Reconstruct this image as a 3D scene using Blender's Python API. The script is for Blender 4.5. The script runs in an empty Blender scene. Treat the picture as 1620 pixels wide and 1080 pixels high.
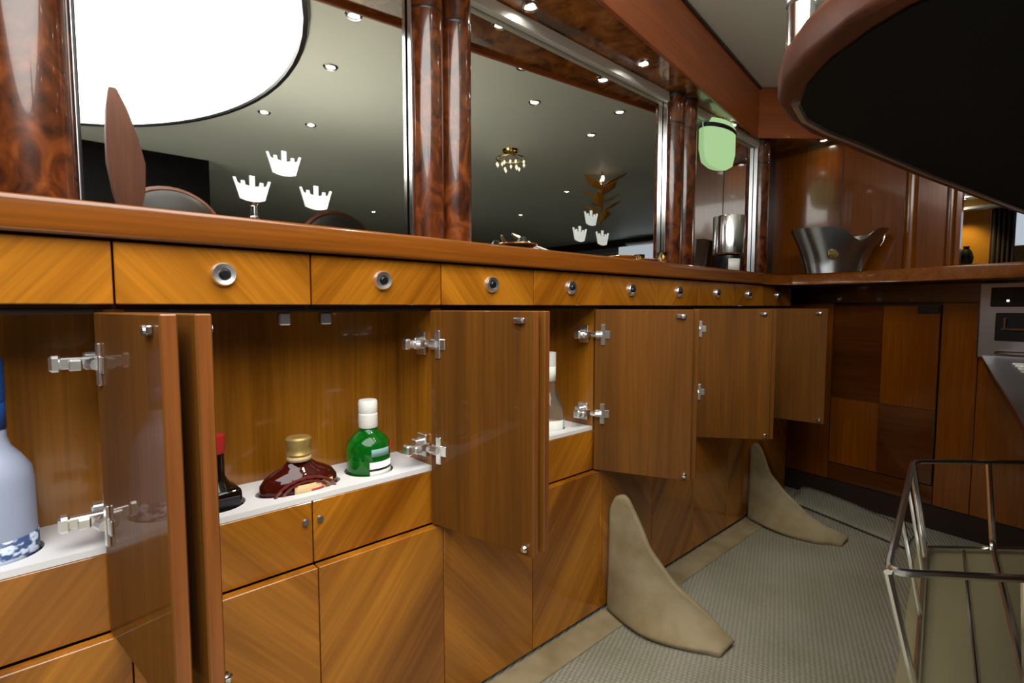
import bpy, bmesh, math, random
from mathutils import Vector, Matrix
random.seed(7)
PI = math.pi
S = bpy.context.scene
COL = S.collection

# ------------------------------------------------------------------ camera
F_PX = 820.0
PHI = math.atan2(890, F_PX); PITCH = math.atan2(55, F_PX)
CAM = Vector((0, -.813, .775))
_f0 = Vector((math.cos(PHI), math.sin(PHI), 0)); _R = Vector((math.sin(PHI), -math.cos(PHI), 0))
_F = _f0*math.cos(PITCH) + Vector((0, 0, -1))*math.sin(PITCH); _U = _R.cross(_F)
cd = bpy.data.cameras.new('camera'); cam = bpy.data.objects.new('camera', cd); COL.objects.link(cam)
cd.sensor_width = 36; cd.lens = F_PX/1620*36; cd.clip_start = .02; cd.clip_end = 60
m = Matrix((_R, _U, -_F)).transposed().to_4x4(); m.translation = CAM
cam.matrix_world = m
S.camera = cam

# ------------------------------------------------------------------ world, exposure
w = bpy.data.worlds.new('world'); S.world = w; w.use_nodes = True
w.node_tree.nodes['Background'].inputs[0].default_value = (.9, .85, .8, 1)
w.node_tree.nodes['Background'].inputs[1].default_value = .02
S.view_settings.view_transform = 'Standard'; S.view_settings.look = 'None'
S.view_settings.gamma = 1; S.view_settings.use_curve_mapping = False
S.view_settings.exposure = -0.12
OVAL_EMIT = 7.6
SPOT_W = 16.0
ZC = 1.70          # ceiling
ZF = -.03          # floor
ZS = 1.50          # soffit underside

# ------------------------------------------------------------------ helpers
def tag(o, label=None, cat=None, group=None, kind=None):
    if label: o['label'] = label
    if cat: o['category'] = cat
    if group: o['group'] = group
    if kind: o['kind'] = kind
    return o
def thing(name, label, cat, loc=(0, 0, 0), rz=0, group=None):
    o = bpy.data.objects.new(name, None); COL.objects.link(o)
    o.empty_display_size = .05; o.location = loc; o.rotation_euler = (0, 0, rz)
    return tag(o, label, cat, group)
def obj(name, bm, mat, parent=None, loc=(0, 0, 0), rot=(0, 0, 0), smooth=False):
    if isinstance(bm, bpy.types.Mesh): me = bm
    else:
        bmesh.ops.recalc_face_normals(bm, faces=bm.faces)
        me = bpy.data.meshes.new(name); bm.to_mesh(me); bm.free()
        if smooth:
            for p in me.polygons: p.use_smooth = True
            try: me.set_sharp_from_angle(angle=math.radians(40))
            except Exception: pass
        if mat: me.materials.append(mat)
    o = bpy.data.objects.new(name, me); COL.objects.link(o)
    o.location = loc; o.rotation_euler = rot
    if parent: o.parent = parent
    return o
def clone(o, parent=None, loc=None, rot=None):
    c = o.copy(); COL.objects.link(c)
    c.parent = parent if parent else None
    if loc is not None: c.location = loc
    if rot is not None: c.rotation_euler = rot
    for ch in [x for x in bpy.data.objects if x.parent == o]: clone(ch, c)
    return c
def NB(): return bmesh.new()
def box(bm, x0, x1, y0, y1, z0, z1, bev=0, seg=1, M=None):
    vs = [bm.verts.new((x, y, z)) for x in (x0, x1) for y in (y0, y1) for z in (z0, z1)]
    fs = [(0, 1, 3, 2), (4, 6, 7, 5), (0, 4, 5, 1), (2, 3, 7, 6), (0, 2, 6, 4), (1, 5, 7, 3)]
    F = [bm.faces.new([vs[i] for i in f]) for f in fs]
    if bev:
        es = list({e for f in F for e in f.edges})
        r = bmesh.ops.bevel(bm, geom=es, offset=bev, segments=seg, profile=.5, affect='EDGES')
        vs = list({v for f in r['faces'] for v in f.verts} | {v for v in vs if v.is_valid})
    if M is not None:
        for v in vs:
            if v.is_valid: v.co = M @ v.co
    return bm
def bxo(name, mat, parent, x0, x1, y0, y1, z0, z1, bev=.0015, seg=1, loc=(0, 0, 0), rot=(0, 0, 0)):
    return obj(name, box(NB(), x0, x1, y0, y1, z0, z1, bev, seg), mat, parent, loc, rot)
def lathe(bm, prof, n=24, sx=1, sy=1, a0=0, a1=2*PI, M=None):
    full = abs(a1-a0-2*PI) < 1e-6; k = n if full else n+1
    rings = []
    for r, z in prof:
        if r < 1e-6: rings.append([bm.verts.new((0, 0, z))])
        else: rings.append([bm.verts.new((r*sx*math.cos(a0+(a1-a0)*i/n), r*sy*math.sin(a0+(a1-a0)*i/n), z)) for i in range(k)])
    for a, b in zip(rings, rings[1:]):
        for i in range(n):
            j = (i+1) % k
            if len(a) == 1 and len(b) == 1: continue
            if len(a) == 1: bm.faces.new((a[0], b[i], b[j]))
            elif len(b) == 1: bm.faces.new((a[i], a[j], b[0]))
            else: bm.faces.new((a[i], a[j], b[j], b[i]))
    if M is not None:
        for R_ in rings:
            for v in R_: v.co = M @ v.co
    return bm
def tube(bm, pts, r, n=8, closed=False):
    pts = [Vector(p) for p in pts]; rings = []
    N = len(pts); prev = None
    for i, p in enumerate(pts):
        if closed: t = pts[(i+1) % N]-pts[i-1]
        else: t = pts[min(i+1, N-1)]-pts[max(i-1, 0)]
        t.normalize()
        if prev is None:
            a = Vector((0, 0, 1)) if abs(t.z) < .9 else Vector((1, 0, 0))
            u = t.cross(a).normalized()
        else: u = (prev - t*prev.dot(t)).normalized()
        prev = u; v = t.cross(u)
        rr = r[i] if isinstance(r, (list, tuple)) else r
        rings.append([bm.verts.new(p+u*rr*math.cos(2*PI*k/n)+v*rr*math.sin(2*PI*k/n)) for k in range(n)])
    pr = list(zip(rings, rings[1:])) + ([(rings[-1], rings[0])] if closed else [])
    for a, b in pr:
        for k in range(n): bm.faces.new((a[k], a[(k+1) % n], b[(k+1) % n], b[k]))
    if not closed:
        bm.faces.new(rings[0]); bm.faces.new(rings[-1])
    return bm
def round_path(pts, rad, n=4):
    pts = [Vector(p) for p in pts]; out = [pts[0]]
    for i in range(1, len(pts)-1):
        a, b, c = pts[i-1], pts[i], pts[i+1]
        d1 = (a-b).normalized(); d2 = (c-b).normalized()
        r = min(rad, (a-b).length*.45, (c-b).length*.45)
        p0 = b+d1*r; p2 = b+d2*r
        for k in range(n+1):
            t = k/n; out.append(p0*(1-t)**2+b*2*t*(1-t)+p2*t*t)
    out.append(pts[-1]); return out
def prism(bm, poly, z0, z1, bev=0, seg=2):
    b = [bm.verts.new((x, y, z0)) for x, y in poly]; t = [bm.verts.new((x, y, z1)) for x, y in poly]
    n = len(poly); fb = bm.faces.new(b[::-1]); ft = bm.faces.new(t)
    for i in range(n): bm.faces.new((b[i], b[(i+1) % n], t[(i+1) % n], t[i]))
    if bev:
        es = list(fb.edges)+list(ft.edges)
        bmesh.ops.bevel(bm, geom=es, offset=bev, segments=seg, profile=.5, affect='EDGES')
    return bm
def offset_poly(poly, d):
    n = len(poly); out = []
    for i in range(n):
        a = Vector(poly[i-1]); b = Vector(poly[i]); c = Vector(poly[(i+1) % n])
        e1 = (b-a).normalized(); e2 = (c-b).normalized()
        n1 = Vector((e1.y, -e1.x)); n2 = Vector((e2.y, -e2.x)); nn = (n1+n2).normalized()
        k = d/max(.4, nn.dot(n1)); out.append(tuple(b+nn*k))
    return out
def smooth_closed(pts, n=4):
    out = []; N = len(pts)
    for i in range(N):
        p0, p1, p2, p3 = [Vector(pts[(i+k-1) % N]) for k in range(4)]
        for k in range(n):
            t = k/n
            out.append(tuple(.5*((2*p1)+(p2-p0)*t+(2*p0-5*p1+4*p2-p3)*t*t+(3*p1-p0-3*p2+p3)*t**3)))
    return out

# ------------------------------------------------------------------ materials
def newmat(name):
    m_ = bpy.data.materials.new(name); m_.use_nodes = True
    nt = m_.node_tree; return m_, nt, nt.nodes['Principled BSDF']
def pset(b, **k):
    for n_, v in k.items():
        n_ = n_.replace('_', ' ')
        b.inputs[n_].default_value = v
def srgb(r, g, b):
    f = lambda c: (c/12.92 if c <= .04045 else ((c+.055)/1.055)**2.4)
    return (f(r/255), f(g/255), f(b/255), 1)
def plain(name, col, rough=.5, metal=0, **k):
    m_, nt, b = newmat(name)
    pset(b, Base_Color=col, Roughness=rough, Metallic=metal, **k)
    # faint procedural variation
    tc = nt.nodes.new('ShaderNodeTexCoord'); nz = nt.nodes.new('ShaderNodeTexNoise'); nz.inputs['Scale'].default_value = 35
    mr = nt.nodes.new('ShaderNodeMapRange'); mr.inputs['To Min'].default_value = max(0, rough-.03); mr.inputs['To Max'].default_value = rough+.03
    nt.links.new(tc.outputs['Object'], nz.inputs['Vector']); nt.links.new(nz.outputs['Fac'], mr.inputs['Value']); nt.links.new(mr.outputs[0], b.inputs['Roughness'])
    return m_
def emit(name, col, s):
    m_, nt, b = newmat(name)
    pset(b, Base_Color=(0, 0, 0, 1), Emission_Color=col, Emission_Strength=s, Roughness=.6)
    return m_
def wood(name, ca, cb, ang=0.0, sc=1.0, rough=.22, coat=.45, across=11.0, along=.7, contrast=1.0):
    m_, nt, b = newmat(name); N = nt.nodes.new; L = nt.links.new
    tc = N('ShaderNodeTexCoord'); oi = N('ShaderNodeObjectInfo')
    sm = N('ShaderNodeVectorMath'); sm.operation = 'SCALE'; sm.inputs[0].default_value = (3.7, 9.1, 5.3); L(oi.outputs['Random'], sm.inputs['Scale'])
    ad = N('ShaderNodeVectorMath'); ad.operation = 'ADD'; L(tc.outputs['Object'], ad.inputs[0]); L(sm.outputs[0], ad.inputs[1])
    r = N('ShaderNodeMapping'); r.inputs['Rotation'].default_value = (0, ang, 0); L(ad.outputs[0], r.inputs['Vector'])
    s1 = N('ShaderNodeMapping'); s1.inputs['Scale'].default_value = (along*sc, across*sc, across*sc); L(r.outputs[0], s1.inputs['Vector'])
    n1 = N('ShaderNodeTexNoise'); n1.inputs['Scale'].default_value = 1; n1.inputs['Detail'].default_value = 5; n1.inputs['Roughness'].default_value = .55; n1.inputs['Distortion'].default_value = .4; L(s1.outputs[0], n1.inputs['Vector'])
    s2 = N('ShaderNodeMapping'); s2.inputs['Scale'].default_value = (5*sc, 160*sc, 160*sc); L(r.outputs[0], s2.inputs['Vector'])
    n2 = N('ShaderNodeTexNoise'); n2.inputs['Scale'].default_value = 1; n2.inputs['Detail'].default_value = 2; L(s2.outputs[0], n2.inputs['Vector'])
    cr = N('ShaderNodeValToRGB'); e = cr.color_ramp.elements
    e[0].position = .5-.22/contrast; e[0].color = ca; e[1].position = .5+.2/contrast; e[1].color = cb; L(n1.outputs['Fac'], cr.inputs['Fac'])
    mr = N('ShaderNodeMapRange'); mr.inputs['From Min'].default_value = .3; mr.inputs['From Max'].default_value = .7; mr.inputs['To Min'].default_value = .8; mr.inputs['To Max'].default_value = 1.1; L(n2.outputs['Fac'], mr.inputs['Value'])
    mx = N('ShaderNodeVectorMath'); mx.operation = 'SCALE'; L(cr.outputs['Color'], mx.inputs[0]); L(mr.outputs[0], mx.inputs['Scale'])
    L(mx.outputs[0], b.inputs['Base Color'])
    pset(b, Roughness=rough, Coat_Weight=coat, Coat_Roughness=.06)
    return m_
def burl(name, ca, cb, cc, sc=14, rough=.2):
    m_, nt, b = newmat(name); N = nt.nodes.new; L = nt.links.new
    tc = N('ShaderNodeTexCoord'); oi = N('ShaderNodeObjectInfo')
    sm = N('ShaderNodeVectorMath'); sm.operation = 'SCALE'; sm.inputs[0].default_value = (13.7, 9.1, 5.3); L(oi.outputs['Random'], sm.inputs['Scale'])
    ad = N('ShaderNodeVectorMath'); ad.operation = 'ADD'; L(tc.outputs['Object'], ad.inputs[0]); L(sm.outputs[0], ad.inputs[1])
    mp = N('ShaderNodeMapping'); mp.inputs['Scale'].default_value = (1, 1, .6); L(ad.outputs[0], mp.inputs['Vector'])
    n1 = N('ShaderNodeTexNoise'); n1.inputs['Scale'].default_value = sc; n1.inputs['Detail'].default_value = 6; n1.inputs['Distortion'].default_value = 1.4; L(mp.outputs[0], n1.inputs['Vector'])
    cr = N('ShaderNodeValToRGB'); e = cr.color_ramp.elements
    e[0].position = .3; e[0].color = ca; e[1].position = .72; e[1].color = cc
    x = e.new(.5); x.color = cb
    L(n1.outputs['Fac'], cr.inputs['Fac']); L(cr.outputs['Color'], b.inputs['Base Color'])
    pset(b, Roughness=rough, Coat_Weight=.6, Coat_Roughness=.04)
    return m_
VA, VB = srgb(126, 70, 8), srgb(180, 114, 28)
DIAG_A = wood('veneer_diagonal_rising', VA, VB, math.radians(-50), contrast=1.35)     # grain rising to the right
DIAG_B = wood('veneer_diagonal_falling', VA, VB, math.radians(50), contrast=1.35)
VERT = wood('veneer_vertical', srgb(116, 68, 10), srgb(160, 102, 24), math.radians(90), across=12)
DOORW = wood('door_veneer_vertical', srgb(90, 52, 4), srgb(118, 71, 9), math.radians(90), across=12, along=.5, coat=.28, rough=.65)
DOORW.node_tree.nodes['Principled BSDF'].inputs['Specular IOR Level'].default_value = .25
DOORW.node_tree.nodes['Principled BSDF'].inputs['Coat Roughness'].default_value = .015
DOORW.node_tree.nodes['Principled BSDF'].inputs['Coat IOR'].default_value = 1.5
COUNTER = wood('counter_wood', srgb(108, 57, 14), srgb(136, 77, 22), 0, across=22, along=.6, rough=.2, coat=.5)
FASCIA = wood('fascia_wood', srgb(150, 74, 30), srgb(180, 96, 44), 0, across=10, along=.5, rough=.4, coat=.15)
EDGEW = wood('edge_wood', srgb(116, 64, 26), srgb(142, 84, 40), math.radians(90), across=20, along=.6, rough=.3)
WINGW = wood('wing_veneer', srgb(104, 50, 3), srgb(140, 76, 5), math.radians(90), across=6, along=.6, rough=.2, coat=.6)
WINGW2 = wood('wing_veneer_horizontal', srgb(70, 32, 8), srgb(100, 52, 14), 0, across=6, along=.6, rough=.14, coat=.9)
RIMW = wood('rim_wood', srgb(70, 29, 7), srgb(94, 42, 11), 0, across=20, rough=.5, coat=.0)
BURL = burl('burl_walnut', srgb(44, 20, 9), srgb(92, 44, 17), srgb(140, 74, 30), sc=26)
BURLS = burl('burl_soffit', srgb(60, 30, 12), srgb(130, 74, 26), srgb(180, 118, 44), sc=9)
POSTW = wood('post_wood', srgb(58, 30, 16), srgb(84, 46, 26), math.radians(90), rough=.6, coat=.0)
POSTW.node_tree.nodes['Principled BSDF'].inputs['Specular IOR Level'].default_value = .2
DARKW = wood('dark_wood', srgb(34, 20, 12), srgb(58, 34, 20), 0, rough=.4, coat=.2)
GAP = plain('shadow_gap_brown', srgb(40, 22, 12), .7)
WHITE = plain('white_shelf_laminate', srgb(225, 225, 228), .45)
CHROME = plain('chrome', (.85, .85, .87, 1), .14, 1)
ALU = plain('satin_aluminium', (.80, .82, .78, 1), .45, .6)
WIRE = plain('polished_wire', (.92, .92, .93, 1), .2, 1)
NICKEL = plain('satin_nickel', (.92, .92, .93, 1), .32, 1)
STEEL = plain('brushed_steel', (.55, .56, .6, 1), .3, 1)
GOLD = plain('polished_gold', (.75, .55, .22, 1), .15, 1)
BLACK = plain('black_laminate', srgb(14, 14, 15), .7, 0, Specular_IOR_Level=.2)
DARK = plain('dark_plastic', srgb(18, 18, 22), .3)
LEATHER = plain('dark_leather', srgb(30, 24, 22), .45)
BULK = plain('dark_bulkhead_laminate', srgb(12, 9, 8), .8, 0, Specular_IOR_Level=.15)
NAVY = plain('navy_fabric', srgb(34, 36, 62), .8)
CEIL = plain('ceiling_panel', srgb(222, 230, 225), .5)
BOUNCE_TOP = plain('cream_bounce_top', srgb(238, 234, 224), .25)  # pale bounce surface for the unseen upper side of the bar
CREAM = plain('cream_bounce_floor', srgb(228, 222, 206), .95)  # pale bounce surface for the unseen saloon floor
MIRROR = plain('mirror_glass', (.80, .81, .78, 1), .03, 1)
MIRROR.node_tree.nodes['Principled BSDF'].inputs['Roughness'].links and [MIRROR.node_tree.links.remove(l) for l in list(MIRROR.node_tree.nodes['Principled BSDF'].inputs['Roughness'].links)]
MIRROR.node_tree.nodes['Principled BSDF'].inputs['Roughness'].default_value = .012
CROWN = plain('frosted_white', srgb(232, 245, 246), .6)
CROWN.node_tree.nodes['Principled BSDF'].inputs['Emission Color'].default_value = (.85, .97, 1, 1)
BEIGE = plain('beige_carpet_back', srgb(148, 133, 103), .95, 0, Specular_IOR_Level=.1)
SOFA = plain('beige_sofa', srgb(150, 112, 74), .9)
CURT = plain('brown_curtain', srgb(52, 40, 36), .9)
RED = plain('red_seal', srgb(170, 30, 30), .4)
def carpet():
    m_, nt, b = newmat('ribbed_carpet'); N = nt.nodes.new; L = nt.links.new
    tc = N('ShaderNodeTexCoord'); mp = N('ShaderNodeMapping'); mp.inputs['Rotation'].default_value = (0, 0, math.radians(-20)); L(tc.outputs['Object'], mp.inputs['Vector'])
    wv = N('ShaderNodeTexWave'); wv.wave_type = 'BANDS'; wv.bands_direction = 'Y'; wv.inputs['Scale'].default_value = 30; wv.inputs['Distortion'].default_value = 1.2; wv.inputs['Detail'].default_value = 2; wv.inputs['Detail Scale'].default_value = 4; L(mp.outputs[0], wv.inputs['Vector'])
    w2 = N('ShaderNodeTexWave'); w2.wave_type = 'BANDS'; w2.bands_direction = 'X'; w2.inputs['Scale'].default_value = 34; w2.inputs['Distortion'].default_value = 2; L(mp.outputs[0], w2.inputs['Vector'])
    nz = N('ShaderNodeTexNoise'); nz.inputs['Scale'].default_value = 5; nz.inputs['Detail'].default_value = 4; L(tc.outputs['Object'], nz.inputs['Vector'])
    mu = N('ShaderNodeMath'); mu.operation = 'MULTIPLY_ADD'; mu.inputs[1].default_value = .4; L(w2.outputs['Fac'], mu.inputs[0]); L(wv.outputs['Fac'], mu.inputs[2])
    cr = N('ShaderNodeValToRGB'); e = cr.color_ramp.elements; e[0].color = srgb(132, 129, 112); e[1].color = srgb(152, 150, 135); L(mu.outputs[0], cr.inputs['Fac'])
    c2 = N('ShaderNodeValToRGB'); e = c2.color_ramp.elements; e[0].position = .35; e[0].color = (.86, .88, .82, 1); e[1].position = .65; e[1].color = (1.04, 1.04, 1.08, 1); L(nz.outputs['Fac'], c2.inputs['Fac'])
    mx = N('ShaderNodeVectorMath'); mx.operation = 'MULTIPLY'; L(cr.outputs['Color'], mx.inputs[0]); L(c2.outputs['Color'], mx.inputs[1]); L(mx.outputs[0], b.inputs['Base Color'])
    bp = N('ShaderNodeBump'); bp.inputs['Strength'].default_value = .6; bp.inputs['Distance'].default_value = .004; L(mu.outputs[0], bp.inputs['Height']); L(bp.outputs[0], b.inputs['Normal'])
    pset(b, Roughness=.95); return m_
CARPET = carpet()
def fabric(m_, ca, cb):
    nt = m_.node_tree; N = nt.nodes.new; L = nt.links.new; b = nt.nodes['Principled BSDF']
    tc = N('ShaderNodeTexCoord'); n1 = N('ShaderNodeTexNoise'); n1.inputs['Scale'].default_value = 14; n1.inputs['Detail'].default_value = 5; L(tc.outputs['Object'], n1.inputs['Vector'])
    cr = N('ShaderNodeValToRGB'); e = cr.color_ramp.elements; e[0].position = .35; e[0].color = ca; e[1].position = .65; e[1].color = cb; L(n1.outputs['Fac'], cr.inputs['Fac']); L(cr.outputs['Color'], b.inputs['Base Color'])
    n2 = N('ShaderNodeTexNoise'); n2.inputs['Scale'].default_value = 420; L(tc.outputs['Object'], n2.inputs['Vector'])
    bp = N('ShaderNodeBump'); bp.inputs['Strength'].default_value = .5; bp.inputs['Distance'].default_value = .002; L(n2.outputs['Fac'], bp.inputs['Height']); L(bp.outputs[0], b.inputs['Normal'])
fabric(BEIGE, srgb(136, 121, 90), srgb(156, 143, 116))
def glass(name, col, rough=.03, trans=.9, ior=1.45):
    m_, nt, b = newmat(name); pset(b, Base_Color=col, Roughness=rough, Transmission_Weight=trans, IOR=ior); return m_
G_GREEN = glass('green_glass', srgb(20, 150, 40), trans=.75)
G_AMBER = glass('dark_amber_glass', srgb(84, 22, 12), trans=.5)
G_FROST = glass('frosted_clear_glass', srgb(188, 200, 228), rough=.35, trans=.35)
G_CLEAR = glass('clear_glass', srgb(225, 235, 230), trans=.95)
G_DARK = glass('dark_bottle_glass', srgb(26, 14, 12), trans=.3)
def geese():
    m_, nt, b = newmat('frosted_print'); N = nt.nodes.new; L = nt.links.new
    tc = N('ShaderNodeTexCoord'); mp = N('ShaderNodeMapping'); mp.inputs['Scale'].default_value = (1, 1, 1.8); L(tc.outputs['Object'], mp.inputs['Vector'])
    nz = N('ShaderNodeTexNoise'); nz.inputs['Scale'].default_value = 60; nz.inputs['Detail'].default_value = 2; L(mp.outputs[0], nz.inputs['Vector'])
    cr = N('ShaderNodeValToRGB'); e = cr.color_ramp.elements; e[0].position = .46; e[0].color = srgb(64, 84, 128); e[1].position = .54; e[1].color = srgb(206, 220, 244); L(nz.outputs['Fac'], cr.inputs['Fac']); L(cr.outputs['Color'], b.inputs['Base Color'])
    pset(b, Roughness=.4); return m_
PRINT = geese()
EMB = plain('embossed_amber', srgb(104, 44, 36), .12, 0, Coat_Weight=.9)
BLUE = plain('blue_foil', srgb(28, 74, 140), .35)
WHITEP = plain('white_plastic', srgb(236, 236, 232), .4)
LABEL_W = plain('white_paper', srgb(228, 232, 226), .7)
LABEL_T = plain('teal_paper', srgb(120, 160, 158), .7)
LABEL_G = plain('cream_gold_paper', srgb(206, 176, 130), .6)
CORK = plain('brass_cap', srgb(176, 150, 90), .4, .6)

# ------------------------------------------------------------------ structure
def struct(name, bm, mat, label=None, **k):
    o = obj(name, bm, mat, **k); o['kind'] = 'structure'
    if label: o['label'] = label
    return o
struct('floor', box(NB(), -3.0, 7.2, -6.2, .30, ZF-.06, ZF), CARPET, 'grey beige ribbed loop carpet')
# smooth carpet border along the cabinets
struct('trim_1', box(NB(), -1.2, 2.3, -.075, .0, ZF, ZF+.004, .0015), BEIGE, 'smooth beige carpet border along the cabinet base')
struct('saloon_bounce', box(NB(), -2.9, 5.2, -6.0, -1.42, ZF, ZF+.006), CREAM, 'unseen cream saloon floor layer added to bounce light')  # added pale layer, out of view, throws light up to the ceiling
bpy.data.objects['saloon_bounce'].name = 'floor_bounce'
struct('wall_back', box(NB(), -3.0, 7.2, .185, .30, ZF, ZC), DARKW)
struct('wall_left', box(NB(), -3.1, -3.0, -6.2, .30, ZF, ZC), DARKW)
struct('wall_front', box(NB(), -3.1, 7.2, -6.3, -6.2, ZF, ZC), DARKW)
# ceiling with real thickness
struct('ceiling', box(NB(), -3.1, 7.3, -6.3, .30, ZC, ZC+.06), CEIL, 'pale grey green ceiling of smooth panels')
# wing panel behind the far counter
WPX = 2.62
struct('wall_right', box(NB(), WPX, WPX+.05, -.50, .185, .86, ZC), WINGW, 'glossy amber wood panel wall behind the far counter')

# soffit: underside panel + fascia
fa = Vector((1.022, -.014)); fb = Vector((2.294, .147)); fd = (fb-fa).normalized()
f0 = fa - fd*2.4
poly = [tuple(f0), tuple(fb), (2.62, -.13), (2.62, .185), (f0.x, .185)]
struct('trim_2', prism(NB(), poly, ZS, ZS+.02, .002), BURLS, 'burl wood soffit underside over the mirrors')
L_ = (fb-f0).length
struct('trim_3', box(NB(), 0, L_, -.012, .0, ZS-.012, ZC-.004, .003, 2), FASCIA, 'orange brown wooden fascia above the mirrors',
       loc=(f0.x, f0.y, 0), rot=(0, 0, math.atan2(fd.y, fd.x)))
d2 = Vector((2.62, -.13))-fb
struct('trim_4', box(NB(), 0, d2.length, -.012, .0, ZS-.012, ZC-.004, .003, 2), FASCIA, 'wooden fascia turning across the far corner',
       loc=(fb.x, fb.y, 0), rot=(0, 0, math.atan2(d2.y, d2.x)))
# dark cornice line on top of the fascia
struct('trim_5', box(NB(), 0, L_, -.020, -.012, ZC-.014, ZC-.002, .002), DARKW, loc=(f0.x, f0.y, 0), rot=(0, 0, math.atan2(fd.y, fd.x)))
# cool grey light track along the top of the mirrors
struct('trim_6', box(NB(), .66, 2.42, .150, .168, ZS-.034, ZS-.001, .003), ALU, 'grey metal strip along the top of the mirrors')

struct('wall_saloon', box(NB(), -3.0, .86, -2.75, -2.62, ZF, ZC-.002), BULK, 'dark bulkhead across the saloon')
bpy.data.objects['wall_saloon'].name = 'wall_saloon_side'
# ------------------------------------------------------------------ ceiling oval light
t = thing('ceiling_light', 'large glowing white oval light panel recessed in the ceiling', 'ceiling light', (-.12, -1.12, ZC))
OVAL = emit('oval_glow', (1, .98, .93, 1), OVAL_EMIT)
N_ = 64; bm = NB()
lathe(bm, [(0, -.105), (.25, -.102), (.5, -.092), (.75, -.068), (.9, -.042), (1.0, -.012), (1.0, -.001)], N_, .885, 1.22)
obj('diffuser', bm, OVAL, t, smooth=True)
obj('rim', tube(NB(), [(.90*math.cos(2*PI*i/N_), 1.235*math.sin(2*PI*i/N_), -.006) for i in range(N_)], .015, 6, True), DARK, t, smooth=True)

# downlights
LENS = emit('lamp_lens', (1, .95, .86, 1), 40)
def downlight(x, y, z, label, watt, r=.026, warm=(1, .86, .66), group='small round ceiling downlights', spread=110):
    t = thing('downlight', label, 'downlight', (x, y, z), 0, group)
    obj('bezel', lathe(NB(), [(r*.62, -.001), (r*.72, -.006), (r*.95, -.008), (r*1.12, -.003), (r*1.12, 0)], 20), CHROME, t, smooth=True)
    obj('lens', lathe(NB(), [(0, -.004), (r*.62, -.004), (r*.62, 0)], 16), LENS, t)
    ld = bpy.data.lights.new('downlight_lamp', 'SPOT'); ld.energy = watt; ld.color = warm; ld.spot_size = math.radians(spread); ld.spot_blend = .6; ld.shadow_soft_size = .04
    lo = bpy.data.objects.new('downlight_lamp', ld); COL.objects.link(lo); lo.parent = t; lo.location = (0, 0, -.012)
    return t
DL = [(.79, -.445, 'ceiling downlight nearest the glowing oval, above the first mirror'),
      (.885, -.84, 'ceiling downlight beside the widest part of the glowing oval'),
      (.85, -1.51, 'ceiling downlight tucked close to the lower curve of the oval'),
      (1.08, -1.53, 'ceiling downlight one step outward from the oval curve'),
      (2.48, -3.53, 'far ceiling downlight low in the first mirror'),
      (1.43, -.338, 'ceiling downlight over the aisle by the second mirror'),
      (1.71, -.552, 'ceiling downlight over the raised bar top'),
      (2.25, -.66, 'ceiling downlight beyond the raised bar top'),
      (2.09, -.36, 'ceiling downlight near the far corner of the bar'),
      (3.19, -1.66, 'faint distant ceiling downlight past the hanging gilded ornament'),
      (3.65, -2.68, 'small distant ceiling downlight low in the second mirror')]
for x, y, lb in DL: downlight(x, y, ZC, lb, SPOT_W if x < 1.0 else SPOT_W*.035)
SL = [(.915, .115, 'soffit spotlight beside the twin burl columns'), (1.37, .095, 'soffit spotlight halfway along the second mirror'),
      (2.56, -.035, 'soffit spotlight over the far corner counter'), (2.08, .15, 'soffit spotlight over the niche with the green lamp')]
for x, y, lb in SL: downlight(x, y, ZS, lb, 1.1 if x < 1.5 else .5, .02, (1, .82, .5), 'small round soffit spotlights', 120)

# ------------------------------------------------------------------ back bar cupboards
PITCH_W = .2465; W2 = .493
def knob_mesh():
    bm = NB()
    M = Matrix.Rotation(PI/2, 4, 'X')
    lathe(bm, [(.0165, 0), (.0165, .004), (.0145, .0075), (.0085, .0065), (.0078, .003), (.0, .003)], 24, M=M)
    return bm
def knob_core():
    M = Matrix.Rotation(PI/2, 4, 'X')
    return lathe(NB(), [(.0068, .002), (.0068, .0085), (.005, .0105), (0, .0105)], 18, M=M)
_kb = obj('knob', knob_mesh(), NICKEL, smooth=True); KNOB = _kb.data; bpy.data.objects.remove(_kb)
_kb = obj('push_button', knob_core(), DARK, smooth=True); KCORE = _kb.data; bpy.data.objects.remove(_kb)
HZ = (.705, .504)
def hinge_mesh(side, ang, zc):
    """concealed hinge in door-local coordinates (door origin = pivot)."""
    bm = NB(); s = side
    # cup flange on the door's inner face
    box(bm, *sorted((s*.016, s*.028)), .008, .012, zc-.026, zc+.026, .001)
    box(bm, *sorted((s*.004, s*.040)), .008, .0105, zc-.010, zc+.010, .001)
    lathe(bm, [(.0, .0), (.0, .0)], 4) if False else None
    # arm and mounting plate on the cupboard side panel (cabinet space -> door space)
    Mi = Matrix.Rotation(-ang, 4, 'Z')
    inn = s   # direction from the side panel into the cupboard (local x)
    box(bm, *sorted((inn*.001, inn*.050)), .012, .026, zc-.007, zc+.007, .0015, M=Mi)
    box(bm, *sorted((inn*.040, inn*.052)), .010, .030, zc-.010, zc+.010, .003, M=Mi)
    box(bm, *sorted((inn*.020, inn*.034)), .009, .029, zc-.0095, zc+.0045, .002, M=Mi)
    box(bm, *sorted((inn*-.0005, inn*.005)), .022, .052, zc-.022, zc+.022, .001, M=Mi)
    box(bm, *sorted((inn*.004, inn*.018)), .034, .054, zc-.011, zc+.011, .002, M=Mi)
    # link between arm and cup
    p0 = Mi @ Vector((inn*.010, .002, zc)); p1 = Vector((s*.020, .012, zc))
    tube(bm, [p0, (p0+p1)/2+Vector((0, .004, 0)), p1], .007, 8)
    return bm
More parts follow.
